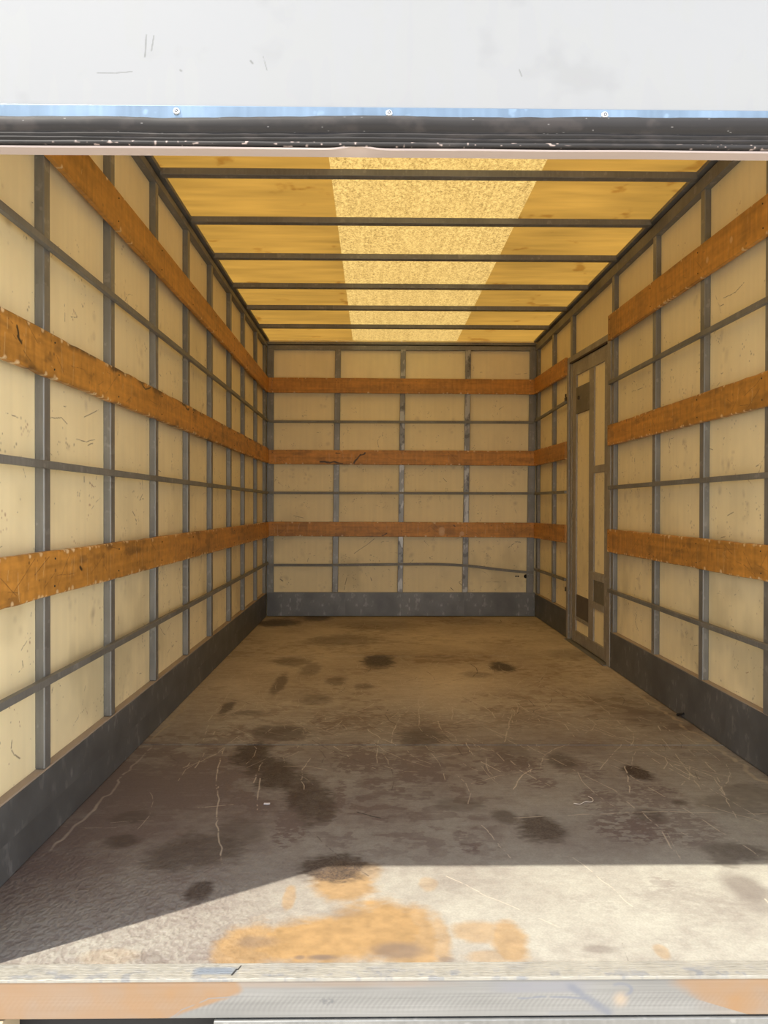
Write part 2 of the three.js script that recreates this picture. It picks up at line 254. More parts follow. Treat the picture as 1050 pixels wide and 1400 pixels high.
const MARKS_LEFT = [
  [0.004,-0.454,0.325,-0.450,0.303,-0.465,0.283,-0.493,0.264],[0.003,-0.506,0.519,-0.510,0.501,-0.486,0.489],[0.0025,-0.568,0.508,-0.573,0.495],[0.003,-0.539,0.538,-0.539,0.532],[0.005,-0.925,1.021,-0.925,1.002],
  [0.004,-1.031,1.027,-1.024,1.012],[0.003,-1.449,0.956,-1.476,0.973],[0.003,-1.485,0.950,-1.522,0.977],[0.005,-1.397,0.904,-1.423,0.887],[0.004,-1.423,0.884,-1.449,0.870],
  [0.002,-0.824,1.507,-0.868,1.516,-0.857,1.531],[0.002,-0.637,1.178,-0.759,1.188,-0.796,1.175],[0.002,-0.839,1.135,-0.943,1.135,-1.018,1.149],[0.0018,-0.926,1.213,-1.051,1.253],[0.002,-0.423,1.161,-0.488,1.160],
  [0.003,-0.955,1.122,-0.999,1.135],[0.004,-1.914,1.538,-1.939,1.529],[0.003,-1.670,1.087,-1.776,1.077],[0.004,-2.990,1.571,-2.990,1.549],
];
const MARKS_RIGHT = [
  [0.006,-2.456,1.189,-2.456,1.157],[0.003,-2.568,1.052,-2.522,1.059],[0.002,-1.970,2.298,-2.102,2.315,-2.195,2.308],[0.003,-1.754,2.006,-1.806,2.007],[0.002,-1.492,1.758,-1.372,1.753,-1.299,1.773],
  [0.003,-1.492,1.734,-1.461,1.732],[0.002,-2.495,1.548,-2.333,1.542],[0.002,-2.823,1.556,-2.733,1.556],[0.003,-1.480,0.806,-1.390,0.824],[0.003,-2.227,1.152,-2.198,1.161],
  [0.003,-1.365,0.220,-1.314,0.224],[0.004,-1.189,0.087,-1.164,0.100],[0.003,-1.420,0.895,-1.373,0.909],[0.003,-1.709,0.260,-1.695,0.254],[0.002,-1.650,1.185,-1.549,1.162],
  [0.004,-2.423,0.361,-2.444,0.319,-2.400,0.287],
];
const MARKS_END = [
  [0.008,-1.020,0.311,-0.989,0.292,-1.014,0.274],[0.003,-0.398,0.528,-0.269,0.620,-0.226,0.657],[0.004,-0.472,0.509,-0.435,0.490],[0.003,-0.947,0.853,-0.904,0.847,-0.824,0.829],[0.004,-0.460,0.324,-0.472,0.262,-0.484,0.225],
  [0.005,-0.256,0.330,-0.250,0.293],[0.004,0.906,0.579,0.937,0.604,0.987,0.635],[0.005,0.956,0.635,1.012,0.622,1.049,0.647],[0.004,0.354,1.165,0.385,1.134],[0.004,0.071,0.448,0.108,0.485],
  [0.004,0.517,0.263,0.492,0.287,0.529,0.325],[0.005,0.418,0.238,0.443,0.213],[0.003,0.721,0.288,0.876,0.294],[0.004,0.876,0.306,0.889,0.288],[0.003,-0.178,1.521,-0.203,1.472,-0.190,1.422],
  [0.003,-0.935,1.124,-0.929,1.112],[0.003,0.180,1.220,0.211,1.251],
];
const texL = wallTex(2048, 1024, 0, -4.8, MARKS_LEFT, 900), texR = wallTex(2048, 1024, 0, -4.8, MARKS_RIGHT, 900), texB = wallTex(1024, 1024, -1.17, 1.17, MARKS_END, 420);
const panelMat = (t) => std({ map: t.map(), roughness: 0.6 });
const pmL = panelMat(texL), pmR = panelMat(texR), pmB = panelMat(texB);
const zz = (x, y, z) => z, yy = (x, y) => y, xx = (x) => x;
const TOPL = 2.262, TOPR = 2.238;

// long wall opposite the side door
const wallL = top('wall_left', 'long cream panelled side wall with galvanised studs and no door', 'wall', { kind: 'structure' });
const LS = [-0.09, -0.6, -1.112, -1.63, -2.157, -2.673, -3.214, -3.7, -4.244];
{
  const cuts = [-0.03, ...LS.slice(1), -4.78];
  for (let i = 0; i + 1 < cuts.length; i++) add(wallL, 'wall_panel', frame(box(-1.17, -1.157, 0, 2.324, cuts[i + 1] + 0.0006, cuts[i] - 0.0006, 0.0008), texL, zz, yy), pmL);
  LS.forEach((z, i) => add(wallL, 'stud', box(-1.158, -1.13, 0.203, i > 2 ? TOPL + 0.012 : TOPL + 0.02, z - 0.02, z + 0.02, 0.0045), M.steel));
  add(wallL, 'corner_stud', box(-1.158, -1.132, 0.203, TOPL, -4.745, -4.69, 0.003), M.steel);
  add(wallL, 'kick_plate', warp(box(-1.164, -1.13, 0.003, 0.197, -4.748, -0.04, 0.003), (x, y, z) => [x, y, z]), M.kick);
  add(wallL, 'ledge', box(-1.157, -1.131, 0.197, 0.203, -4.748, -0.04, 0.001), M.ledge);
}
// wall with the side door
const wallR = top('wall_right', 'long cream panelled side wall with the narrow side door in it', 'wall', { kind: 'structure' });
const RS = [-0.05, -0.56, -1.083, -1.597, -2.124, -2.747];
const RS2 = [-4.167];
{
  const cuts = [-0.03, -0.56, -1.083, -1.597, -2.124, -2.75];
  const pan = (z0, z1, y0, y1) => add(wallR, 'wall_panel', frame(box(1.157, 1.17, y0, y1, z0 + 0.0006, z1 - 0.0006, 0.0008), texR, zz, yy), pmR);
  for (let i = 0; i + 1 < cuts.length; i++) pan(cuts[i + 1], cuts[i], 0, 2.324);
  pan(-3.7, -2.75, 1.93, 2.324); pan(-4.167, -3.7, 0, 2.324); pan(-4.78, -4.167, 0, 2.324);
  for (const z of RS) add(wallR, 'stud', box(1.13, 1.158, 0.208, TOPR + 0.014, z - 0.02, z + 0.02, 0.0045), M.steel);
  for (const z of RS2) add(wallR, 'stud', box(1.13, 1.158, 0.2, TOPR + 0.01, z - 0.022, z + 0.022, 0.003), M.steel);
  add(wallR, 'stud', box(1.13, 1.158, 1.95, TOPR + 0.01, -3.66, -3.61, 0.003), M.steel, 'short stud above the side door');
  add(wallR, 'corner_stud', box(1.132, 1.158, 0.2, TOPR, -4.745, -4.69, 0.003), M.steel);
  add(wallR, 'kick_plate', box(1.13, 1.164, 0.003, 0.208, -2.775, -0.04, 0.003), M.kick);
  add(wallR, 'kick_plate', box(1.13, 1.164, 0.003, 0.192, -4.748, -3.735, 0.003), M.kick);
  add(wallR, 'ledge', box(1.131, 1.157, 0.208, 0.213, -2.775, -0.04, 0.001), M.ledge);
  add(wallR, 'ledge', box(1.131, 1.157, 0.192, 0.197, -4.748, -3.735, 0.001), M.ledge);
}
// end wall
const wallB = top('wall_back', 'cream panelled end wall with three studs and a scuffed grey kick plate', 'wall', { kind: 'structure' });
{
  const cuts = [-1.17, -0.548, -0.001, 0.546, 1.17];
  for (let i = 0; i + 1 < cuts.length; i++) add(wallB, 'wall_panel', frame(box(cuts[i] + 0.0006, cuts[i + 1] - 0.0006, 0, 2.324, -4.79, -4.777, 0.0008), texB, xx, yy), pmB);
  const lean = (g) => warp(g, (x, y, z) => [x + 0.011 * (y - 1) , y, z]);
  [[-0.548, 0.024, M.steel], [-0.001, 0.022, M.worn], [0.546, 0.023, M.worn]].forEach(([x, w, m]) => add(wallB, 'stud', lean(box(x - w, x + w, 0.203, 2.245, -4.778, -4.75, 0.003)), m));
  add(wallB, 'corner_post', box(-1.13, -1.073, 0.2, 2.245, -4.778, -4.75, 0.003), M.steel);
  add(wallB, 'corner_post', lean(box(1.066, 1.124, 0.2, 2.245, -4.778, -4.75, 0.003)), M.steel);
  add(wallB, 'kick_plate', box(-1.128, 1.128, 0.004, 0.203, -4.778, -4.7495, 0.003), M.kickEnd);
  add(wallB, 'top_beam', box(-1.13, 1.13, 2.238, 2.276, -4.79, -4.75, 0.003), M.steel);
  add(wallB, 'top_beam', box(-1.13, 1.13, 2.281, 2.304, -4.79, -4.742, 0.003), M.steelDark);
  const plug = new THREE.CylinderGeometry(0.015, 0.017, 0.012, 18); plug.rotateX(Math.PI / 2); plug.translate(1.055, 0.338, -4.772);
  add(wallB, 'plug', plug, M.black, 'round black plug in the end panel');
  for (const x of [0.972, 0.99]) { const p = new THREE.CylinderGeometry(0.006, 0.007, 0.008, 10); p.rotateX(Math.PI / 2); p.translate(x, 0.338, -4.774); add(wallB, 'plug', p, M.black); }
}

// ---------------------------------------------------------------- roof: amber sheets that let daylight through, steel bars
const ceiling = top('ceiling', 'translucent amber roof with a brighter centre strip and steel cross bars', 'ceiling', { kind: 'structure' });
const sideTex = (o) => new Tex(640, 1536, 0, 0, 0.78, -4.8).fill((u, v) => {
  const streak = fbm(u * 3.2 + o, v * 26, 4), big = fbm(u * 2 + o * 3, v * 1.6, 3), spot = sstep(0.7, 0.82, fbm(u * 7 + o, v * 9, 4)), k = 0.70 + 0.5 * streak + 0.4 * (big - 0.5);
  const back = sstep(-1.4, -4.7, v);
  return [k * mix(0.275, 0.2, spot), k * mix(0.148, 0.09, spot), k * mix(0.025, 0.011, spot)];
}).map();
const midTex = new Tex(640, 2048, 0, 0, 0.88, -4.8).fill((u, v) => {
  const f = fbm(u * 110, v * 70, 3), g = fbm(u * 260 + 7, v * 190, 2), w = 1 - Math.abs(2 * noise(u * 95, v * 110) - 1), line = noise(u * 120, v * 2.5), k = 0.72 + 0.42 * (f - 0.3) + 0.55 * (g - 0.5) + 0.10 * (w - 0.5) + 0.1 * (line - 0.5);
  const p = clamp(0.82 + 1.5 * (k - 0.8), 0.3, 1.12); return [p * 0.49, p * (0.285 + 0.045 * p), p * (0.062 + 0.042 * p)];
}).map();
const sheetMat = (map, tr) => new THREE.MeshPhysicalMaterial({ map, transmission: tr, thickness: 0, roughness: 0.95, side: THREE.DoubleSide, ior: 1.45, specularIntensity: 0.4 });
const ROOF = 2.325;
function roofSheet(x0, x1, map, tr, label) {
  const g = new THREE.PlaneGeometry(x1 - x0, 4.75); g.rotateX(Math.PI / 2); g.translate((x0 + x1) / 2, ROOF, -2.425);
  const p = g.attributes.position, uv = g.attributes.uv; for (let i = 0; i < p.count; i++) uv.setXY(i, (p.getX(i) - x0) / (x1 - x0), p.getZ(i) / -4.8);
  add(ceiling, 'roof_sheet', g, sheetMat(map, tr), label);
}
roofSheet(-1.17, -0.412, sideTex(1.7), 0.6, 'amber roof sheet');
roofSheet(-0.412, 0.466, midTex, 0.6, 'bright woven glass fibre roof sheet');
roofSheet(0.466, 1.17, sideTex(8.2), 0.6, 'amber roof sheet');
for (const z of [-0.6, -1.11, -1.63, -2.14, -2.655, -3.2, -3.705, -4.24]) add(ceiling, 'roof_bar', box(-1.115, 1.115, 2.295, 2.3235, z - 0.02, z + 0.018, 0.002), M.steelDark);
for (const s of [-1, 1]) {
  const t = s < 0 ? TOPL : TOPR, X = (a, b) => s < 0 ? [-b, -a] : [a, b];
  add(ceiling, 'side_rail', box(...X(1.126, 1.17), t, 2.294, -4.75, -0.05, 0.003), M.steelDark);
  add(ceiling, 'side_rail', box(...X(1.142, 1.17), 2.292, 2.308, -4.75, -0.05, 0.001), M.black, 'dark gap strip above the rail');
  add(ceiling, 'side_rail', box(...X(1.11, 1.17), 2.306, 2.3235, -4.75, -0.05, 0.002), M.steelDark);
}

// ---------------------------------------------------------------- side door
const door = top('door_1', 'narrow steel framed side door with cream panels and dark metal plates', 'door', { kind: 'structure' });
{
  const tilt = (g) => warp(g, (x, y, z) => [x, y - 0.04 * (z + 3.25) * sstep(1.2, 1.95, y), z]);
  const plate = std({ map: steelTex, color: new THREE.Color(0.62, 0.56, 0.46), metalness: 0.2, roughness: 0.55 }), brown = std({ map: darkTex, color: new THREE.Color(1.25, 1.0, 0.8), metalness: 0.1, roughness: 0.6 });
  const fr = std({ map: steelTex, color: new THREE.Color(1.15, 1.05, 0.92), metalness: 0.2, roughness: 0.55 });
  add(door, 'jamb', tilt(box(1.126, 1.17, 0.004, 1.935, -3.735, -3.69, 0.003)), fr);
  add(door, 'jamb', tilt(box(1.126, 1.17, 0.004, 1.915, -2.832, -2.772, 0.003)), fr);
  add(door, 'jamb', tilt(box(1.134, 1.165, 0.02, 1.9, -3.665, -3.635, 0.003)), fr, 'inner stop of the frame');
  add(door, 'header', tilt(box(1.128, 1.17, 1.912, 1.95, -3.735, -2.79, 0.003)), fr);
  add(door, 'shadow_gap', tilt(box(1.15, 1.17, 0.004, 1.912, -3.7, -2.82, 0.001)), M.black);
  add(door, 'threshold', box(1.105, 1.15, 0.0005, 0.007, -3.70, -2.83, 0.002), M.steel);
  const leaf = sub(door, 'door_leaf', 'door leaf');
  const X0 = 1.136, X1 = 1.158, L = (n, y0, y1, z0, z1, m, dx = 0, lab) => add(leaf, n, tilt(box(X0 + dx, X1, y0, y1, z0, z1, 0.002)), m, lab);
  L('stile', 0.012, 1.898, -3.622, -3.53, fr); L('stile', 0.012, 1.898, -2.91, -2.838, fr); L('stile', 0.09, 1.806, -3.235, -3.13, fr, 0.002);
  L('rail', 1.806, 1.897, -3.53, -2.91, fr); L('rail', 0.013, 0.09, -3.53, -2.91, fr);
  L('rail', 1.137, 1.182, -3.13, -2.91, fr, 0.001); L('rail', 0.474, 0.524, -3.2, -2.91, fr, -0.001); L('rail', 0.296, 0.338, -3.2, -2.91, fr, -0.001); L('rail', 0.163, 0.187, -3.53, -3.235, fr, 0.001);
  const pn = (y0, y1, z0, z1) => add(leaf, 'door_panel', frame(tilt(box(1.147, 1.16, y0, y1, z0, z1, 0.001)), texR, zz, yy), pmR);
  pn(1.72, 1.81, -3.535, -3.23); pn(0.33, 1.55, -3.535, -3.23); pn(0.085, 0.165, -3.535, -3.23); pn(1.18, 1.81, -3.135, -2.905); pn(0.52, 1.14, -3.135, -2.905); pn(0.085, 0.3, -3.135, -2.905);
  L('lock_plate', 1.548, 1.724, -3.545, -3.225, plate, 0.0005, 'grey lock plate'); L('kick_plate', 0.187, 0.336, -3.545, -3.235, brown, 0.005, 'brown lower plate'); L('kick_plate', 0.338, 0.474, -3.2, -2.91, plate, 0.004, 'dark metal plate');
  const kn = new THREE.CylinderGeometry(0.012, 0.014, 0.012, 16); kn.rotateZ(Math.PI / 2); kn.translate(1.133, 1.655, -3.46); add(leaf, 'keyhole', kn, M.screw);
  for (const y of [0.14, 0.2]) add(leaf, 'screw', new THREE.SphereGeometry(0.006, 10, 6).translate(1.146, y, -2.925), M.screw);
  const lt = box(1.118, 1.134, 1.665, 1.7, -3.775, -3.74, 0.003); add(door, 'latch', lt, M.screw); add(door, 'latch', box(1.12, 1.13, 1.7, 1.725, -3.765, -3.755, 0.002), M.screw);
  add(door, 'latch', box(1.122, 1.132, 0.33, 0.36, -3.76, -3.745, 0.002), M.screw);
  add(door, 'gap_strip', tilt(box(1.124, 1.132, 1.899, 1.911, -3.66, -2.85, 0.002)), std({ color: new THREE.Color(0.03, 0.012, 0.012), roughness: 0.6 }), 'dark strip in the gap above the door leaf');  // dark line of the gap over the leaf, built as a strip
}

// ---------------------------------------------------------------- orange plywood boards screwed to the studs
let boardNo = 0;
function boardTex(L, h, o) {
  const n = ++boardNo * 31.7, W = Math.min(2048, Math.round(L * 430)), t = new Tex(W, 80, 0, -0.004, L, h + 0.004).fill((u, v) => {
    const q = v / h, g = fbm(u * 3 + n, v * 60 + n, 4), g2 = noise(u * 90 + n, v * 14), big = fbm(u * 1.6 + n, v * 4, 3), dirt = sstep(0.56, 0.78, fbm(u * 9 + n * 2, v * 22, 4)), edge = sstep(0.80, 1, q) + 0.5 * (1 - sstep(0, 0.12, q));
    const k = 0.8 + 0.45 * (g - 0.5) + 0.25 * (g2 - 0.5) + 0.45 * (big - 0.4) + 0.3 * (fbm(u * 40 + n, v * 60, 3) - 0.5), d = clamp(dirt * 0.55 * o.dirt + edge * o.edge * sstep(0.42, 0.66, fbm(u * 12 + n, v * 8 + 5, 3)));
    return [mix(k * 0.545, 0.10, d), mix(k * 0.25, 0.05, d), mix(k * 0.045, 0.018, d)];
  });
  for (let i = 0; i < L * o.wear * 2.4; i++) {
    const u = rnd() * L, q = rnd();
    if (q < 0.5) { const low = rnd() < 0.6; t.dab(u, low ? rr(-0.002, 0.006) : h - rr(-0.002, 0.006), rr(0.003, 0.011), [0.74, 0.55, 0.32], rr(0.5, 1), 0.5); }
    else if (q < 0.7) t.stroke([u, rr(0.005, h), u + rr(-0.01, 0.01), rr(0.005, h)], rr(0.001, 0.002), [0.6, 0.4, 0.2], rr(0.3, 0.7), 0.3);
    else if (q < 0.85) t.stroke([u, rr(0, h), u + rr(0.02, 0.14), rr(0, h)], rr(0.0008, 0.0016), [0.13, 0.06, 0.02], rr(0.3, 0.7), 0.3);
    else t.dab(u, rr(0, h), rr(0.002, 0.007), [0.09, 0.045, 0.02], rr(0.4, 0.8), 0.6);
  }
  for (const m of o.marks ?? []) m[0] === 'pale' ? t.dab(m[1], m[2], m[3], [0.66, 0.42, 0.22], 0.7, 0.3) : t.stroke(m.slice(1), m[0], [0.045, 0.028, 0.015], 0.9, 0);
  return t;
}
// P(s, y, d): a point s along the wall, y up, d out from the stud faces
function board(label, L, P, y0, y1, studs, o = {}) {
  o = { dirt: 0.6, edge: 0.3, wear: 14, rough: 0.0012, ...o };
  const h = 0.124, T = 0.018, n = Math.max(12, Math.round(L * 26)), ph = rnd() * 50;
  const yb = (s) => mix(y0[0], y1[0], s / L) + (fbm(s * 7 + ph, 1, 3) - 0.5) * 2 * o.rough + (o.chip ? -0.006 * 0 + o.chip * sstep(0.72, 0.9, noise(s * 26 + ph, 5)) : 0);
  const yt = (s) => mix(y0[1], y1[1], s / L) + (fbm(s * 7 + ph, 9, 3) - 0.5) * 2 * o.rough - (o.chip ? o.chip * sstep(0.74, 0.9, noise(s * 24 + ph, 15)) : 0);
  const pos = P(L / 2, (y0[0] + y1[0]) / 2, 0), g = top('wooden_board', label, 'board', { group: 'orange plywood boards screwed to the walls' }, pos);
  const ring = [[0, 0], [0, T - 0.003], [0.003, T], [1 - 0.003, T], [1, T - 0.003], [1, 0]], V = [], I = [], U = [];
  for (let i = 0; i <= n; i++) { const s = L * i / n, b = yb(s), t = yt(s); for (const [q, d] of ring) { const y = q < 0.5 ? b + q : t - (1 - q); V.push(...P(s, y, d)); U.push(s / L, (clamp((y - b) / (t - b)) * h + 0.004) / (h + 0.008)); } }
  const m = ring.length; for (let i = 0; i < n; i++) for (let k = 0; k < m; k++) { const a = i * m + k, b = i * m + (k + 1) % m; I.push(a, b, a + m, b, b + m, a + m); }
  for (const e of [0, n * m]) for (let k = 1; k + 1 < m; k++) I.push(e, e + (e ? k + 1 : k), e + (e ? k : k + 1));
  let geo = new THREE.BufferGeometry(); geo.setAttribute('position', new THREE.Float32BufferAttribute(V, 3)); geo.setAttribute('uv', new THREE.Float32BufferAttribute(U, 2)); geo.setIndex(I);
  geo = geo.toNonIndexed(); geo.computeVertexNormals();
  add(g, 'plank', geo, std({ map: boardTex(L, h, o).map(), roughness: 0.5, side: THREE.DoubleSide }));
  for (const s of studs) for (const q of [0.2, 0.82]) { const sc = new THREE.SphereGeometry(0.003, 8, 6), p = P(s + 0.006 * (q - 0.5), mix(yb(s), yt(s), q), T); sc.translate(...p); add(g, 'screw', sc, M.screw); }
  return g;
}
const PL = (s, y, d) => [-1.1288 + d, y, -0.06 - s], PR = (s, y, d) => [1.1288 - d, y, -0.06 - s], PRR = (s, y, d) => [1.1288 - d, y, -3.725 - s], PB = (s, y, d) => [-1.112 + s, y, -4.7488 + d];
const ls = LS.slice(1).map((z) => -0.06 - z), rs = RS.slice(1).map((z) => -0.06 - z), LL = 4.672, LR = 2.715, LB = 2.224, LRR = 1.005, bs = [0.03, 0.564, 1.111, 1.658, 2.19];
board('clean orange plywood board, topmost of three along the long wall without a door', LL, PL, [1.884, 2.017], [1.877, 1.999], ls, { dirt: 0.35, edge: 0.08, wear: 7 });
board('orange plywood board with black hooked smear, middle of three on the doorless wall', LL, PL, [1.28, 1.4], [1.285, 1.411], ls, { dirt: 1.1, edge: 1.0, wear: 26, rough: 0.003, chip: 0.003, marks: [[0.006, 0.325, 0.098, 0.335, 0.07, 0.36, 0.062], [0.004, 1.3, 0.12, 1.36, 0.1, 1.42, 0.118], [0.007, 1.9, 0.12, 1.97, 0.108, 2.02, 0.12]] });
board('chipped orange plywood board with pale gouges, lowest of three on the doorless wall', LL, PL, [0.682, 0.804], [0.667, 0.795], ls, { dirt: 0.9, edge: 0.15, wear: 40, rough: 0.0025, chip: 0.0025, marks: [[0.006, 0.72, 0.06, 0.74, 0.05]] });
board('smooth orange plywood board, topmost of three across the end wall', LB, PB, [1.877, 2.001], [1.869, 1.994], bs, { dirt: 0.3, edge: 0.1, wear: 6 });
board('orange plywood board with dark diagonal burn mark, middle of three across the end wall', LB, PB, [1.28, 1.397], [1.271, 1.395], bs, { dirt: 0.6, edge: 0.35, wear: 14, marks: [[0.009, 0.715, 0.01, 0.745, 0.05, 0.775, 0.085, 0.80, 0.118], [0.01, 0.43, 0.012, 0.52, 0.02, 0.62, 0.012], [0.005, 0.56, 0.1, 0.6, 0.105]] });
board('orange plywood board with bare pale patch, lowest of three across the end wall', LB, PB, [0.677, 0.797], [0.668, 0.792], bs, { dirt: 0.6, edge: 0.2, wear: 16, marks: [['pale', 1.45, 0.06, 0.028], ['pale', 1.45, 0.035, 0.026], ['pale', 1.62, 0.03, 0.02], [0.006, 0.95, 0.012, 1.0, 0.025], [0.005, 1.55, 0.1, 1.56, 0.09]] });
board('orange plywood board, topmost of three between the side door and the open rear', LR, PR, [1.852, 1.986], [1.88, 2.024], rs, { dirt: 0.5, edge: 0.06, wear: 10, marks: [['pale', 1.45, 0.05, 0.012], ['pale', 1.25, 0.06, 0.012]] });
board('orange plywood board with bright chips on both edges, middle of three beside the side door', LR, PR, [1.272, 1.394], [1.278, 1.396], rs, { dirt: 0.7, edge: 0.25, wear: 26, rough: 0.002, chip: 0.002 });
board('scratched orange plywood board, lowest of three between the side door and the open rear', LR, PR, [0.677, 0.799], [0.669, 0.8], rs, { dirt: 0.7, edge: 0.15, wear: 34, rough: 0.0025, chip: 0.002 });
board('short orange plywood board, topmost of three in the corner behind the side door', LRR, PRR, [1.852, 1.976], [1.869, 2.003], [0.02, 0.44, 0.98], { dirt: 0.4, edge: 0.1, wear: 8 });
board('short orange plywood board, middle of three in the corner behind the side door', LRR, PRR, [1.263, 1.385], [1.269, 1.398], [0.02, 0.44, 0.98], { dirt: 0.5, edge: 0.15, wear: 20, chip: 0.002 });
board('short orange plywood board, lowest of three in the corner behind the side door', LRR, PRR, [0.674, 0.8], [0.664, 0.793], [0.02, 0.44, 0.98], { dirt: 0.5, edge: 0.1, wear: 12 });

// ---------------------------------------------------------------- thin steel rails bolted across the studs
function rail(label, geo) { geo.computeBoundingBox(); const c = geo.boundingBox.getCenter(new THREE.Vector3()); c.y = geo.boundingBox.min.y; const g = top('steel_rail', label, 'rail', { group: 'thin steel rails bolted across the studs' }, c.toArray()); add(g, 'bar', geo, M.steelDark); }
const RANK = ['topmost', 'middle one', 'lowest'];
[1.642, 1.04, 0.449].forEach((y, i) => rail(`thin grey steel rail, ${RANK[i]} of three on the long wall without a door`, box(-1.1292, -1.112, y - 0.0105, y + 0.0105, -4.735, -0.03, 0.002)));
[1.639, 1.038, 0.448].forEach((y, i) => {
  rail(`thin grey steel rail, ${RANK[i]} of three between the side door and the open rear`, box(1.112, 1.1292, y - 0.0105, y + 0.0105, -2.775, -0.03, 0.002));
  const k = [-0.02, 0.005, -0.012][i], dy = [0.016, -0.004, -0.04][i];
  rail(`short thin steel rail, ${RANK[i]} of three in the corner behind the side door`, warp(box(1.112, 1.1292, y - 0.0105, y + 0.0105, -4.725, -3.737, 0.002), (x, q, z) => [x, q + dy + k * (-4.2 - z), z]));
});
rail('straight thin steel rail, topmost of three across the end wall', box(-1.11, 1.11, 1.624, 1.645, -4.7492, -4.732, 0.002));
rail('straight thin steel rail, middle one of three across the end wall', box(-1.11, 1.11, 1.028, 1.049, -4.7492, -4.732, 0.002));
{ // the lowest one sags where it has been knocked towards the side-door corner
  const c = new THREE.CatmullRomCurve3([[-1.11, 0.434], [-0.6, 0.434], [0, 0.441], [0.3, 0.442], [0.55, 0.43], [0.8, 0.4], [1.0, 0.38], [1.11, 0.37]].map(([x, y]) => new THREE.Vector3(x, y, -4.7401)));
  rail('bent thin steel rail sagging at one end, lowest of three across the end wall', metres(warp(new THREE.BoxGeometry(1, 0.021, 0.018, 60, 1, 1), (x, y, z) => { const p = c.getPointAt(clamp(x + 0.5)); return [p.x, p.y + y, p.z + z]; })));
}

